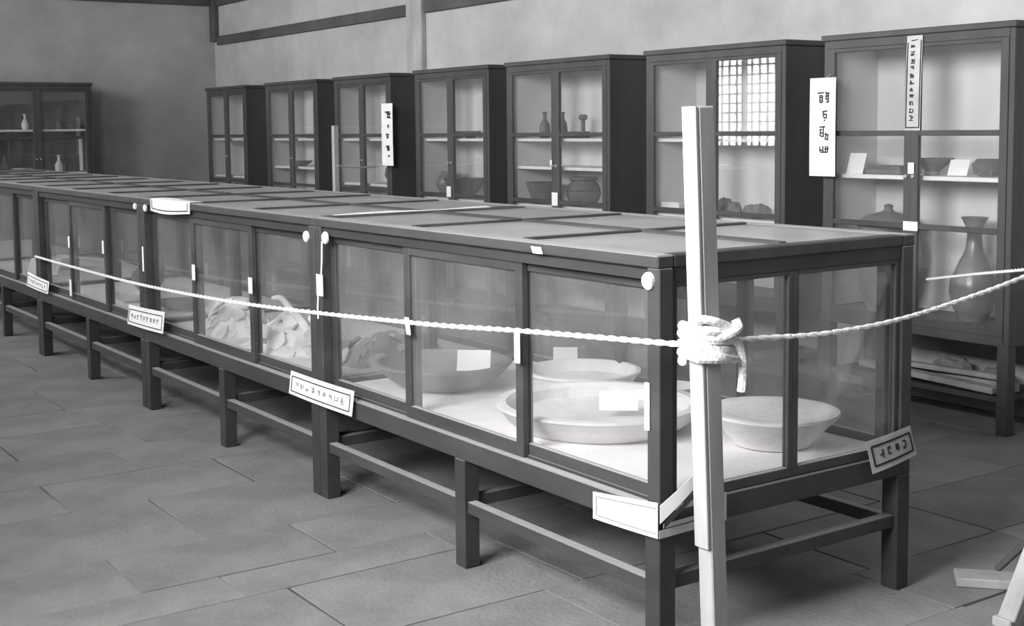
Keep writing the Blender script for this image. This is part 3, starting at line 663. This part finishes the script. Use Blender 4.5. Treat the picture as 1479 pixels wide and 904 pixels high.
def catmull(P, n=8):
    P = [Vector(q) for q in P]; out = []
    for i in range(len(P)-1):
        a = P[max(i-1, 0)]; b = P[i]; c = P[i+1]; d = P[min(i+2, len(P)-1)]
        for k in range(n):
            t = k/n; out.append(.5*((2*b)+(c-a)*t+(2*a-5*b+4*c-d)*t*t+(3*b-a-3*c+d)*t**3))
    return out+[P[-1]]
def strand_rope(pts, r):
    """two twisted strands swept along pts"""
    pts = [Vector(q) for q in pts]; m = MB()
    # resample
    L = [0]
    for i in range(1, len(pts)): L.append(L[-1]+(pts[i]-pts[i-1]).length)
    step = max(.012, L[-1]/420); N = max(2, int(L[-1]/step)); out = []; j = 0
    for i in range(N+1):
        s = L[-1]*i/N
        while j < len(L)-2 and L[j+1] < s: j += 1
        f = (s-L[j])/max(1e-9, L[j+1]-L[j]); out.append(pts[j].lerp(pts[j+1], f))
    for ph in (0, math.pi):
        q = []
        for i, c in enumerate(out):
            t = (out[min(i+1, N)]-out[max(i-1, 0)]).normalized(); a = Vector((0, 0, 1)) if abs(t.z) < .9 else Vector((1, 0, 0))
            n = t.cross(a).normalized(); b = t.cross(n); an = ph+i*1.0
            q.append(c+(n*math.cos(an)+b*math.sin(an))*r*.42)
        m.tube(q, r*.68, 6)
    return m
def knot(c, s, r, turns, seed, label, ends):
    rg = random.Random(seed); pts = []
    n = 10; R_ = s*.72+r*.6
    for i in range(turns*n+1):
        a = 2*math.pi*i/n+2.4; k = i/(turns*n)
        sq = 1/max(abs(math.cos(a)), abs(math.sin(a))); sq = .55+.45*sq
        pts.append(Vector(c)+Vector((R_*sq*.93*math.cos(a), R_*sq*.93*math.sin(a), (.5-k)*turns*r*1.75+rg.uniform(-.2, .2)*r)))
    t = thing('rope_knot', label, 'rope knot', (c[0], c[1], c[2]-turns*r))
    o = Vector(t.location)
    MB().tube([q-o for q in pts], r, 8).build('coil', 'rope', t, smooth=True)
    for e in ends: MB().tube([q-o for q in catmull(e, 6)], r*.85, 8).build('loose_end', 'rope', t, smooth=True)
    return t
kz = .95; kp = NP0.lerp(NP1, kz/1.505)
knot(kp, .062, .0125, 4, 3, 'thick white rope coiled and knotted round the post by the basin case', [
    [kp+Vector((.01, -.05, .02)), kp+Vector((.05, -.05, .005)), kp+Vector((.068, -.05, -.03)), kp+Vector((.07, -.05, -.08)), kp+Vector((.066, -.05, -.115))],
    [kp+Vector((-.01, -.05, .02)), kp+Vector((.02, -.07, .035)), kp+Vector((.038, -.068, .045)), kp+Vector((.035, -.06, .062))],
    [kp+Vector((-.04, -.02, .045)), kp+Vector((-.05, -.03, .065)), kp+Vector((-.02, -.05, .06)), kp+Vector((.03, -.055, .04))],
    [kp+Vector((-.045, -.03, .01)), kp+Vector((-.01, -.06, -.02)), kp+Vector((.045, -.05, -.035))]])
def rope(pts, r, label): tag(strand_rope(catmull(pts, 10), r).build('barrier_rope', 'rope', smooth=True), label, 'rope')
rope([kp+Vector((-.04, .0, .0)), (-.18, .35, .893), (-.19, .97, .845), (-.2, 2.2, .772), (-.17, 3.55, .72), (-.12, 4.95, .695), (-.02, 6.06, .66)], .0075, 'long white rope stretched along the glazed fronts of the row of cases')
rope([kp+Vector((.04, -.0, .0)), (-.01, -.37, .95), (.2, -.4, .945), (.5, -.41, .96), (.93, -.42, 1.02), (1.2, -.42, 1.08), (1.506, -.42, 1.17)], .0065, 'white rope stretched across the end of basin case between posts')
rope([(FP.x, FP.y-.02, 1.195), (2.6, 6.36, 1.165), (XC-.012, 6.76, 1.165)], .0065, 'short white rope between far rope post and a cabinet')
rope([(XC-.006, 1.43, .70), (2.5, .82, .815), (2.0, .17, .935), (1.554, -.4, 1.065)], .0065, 'white rope between the braced post and the vase cabinet')
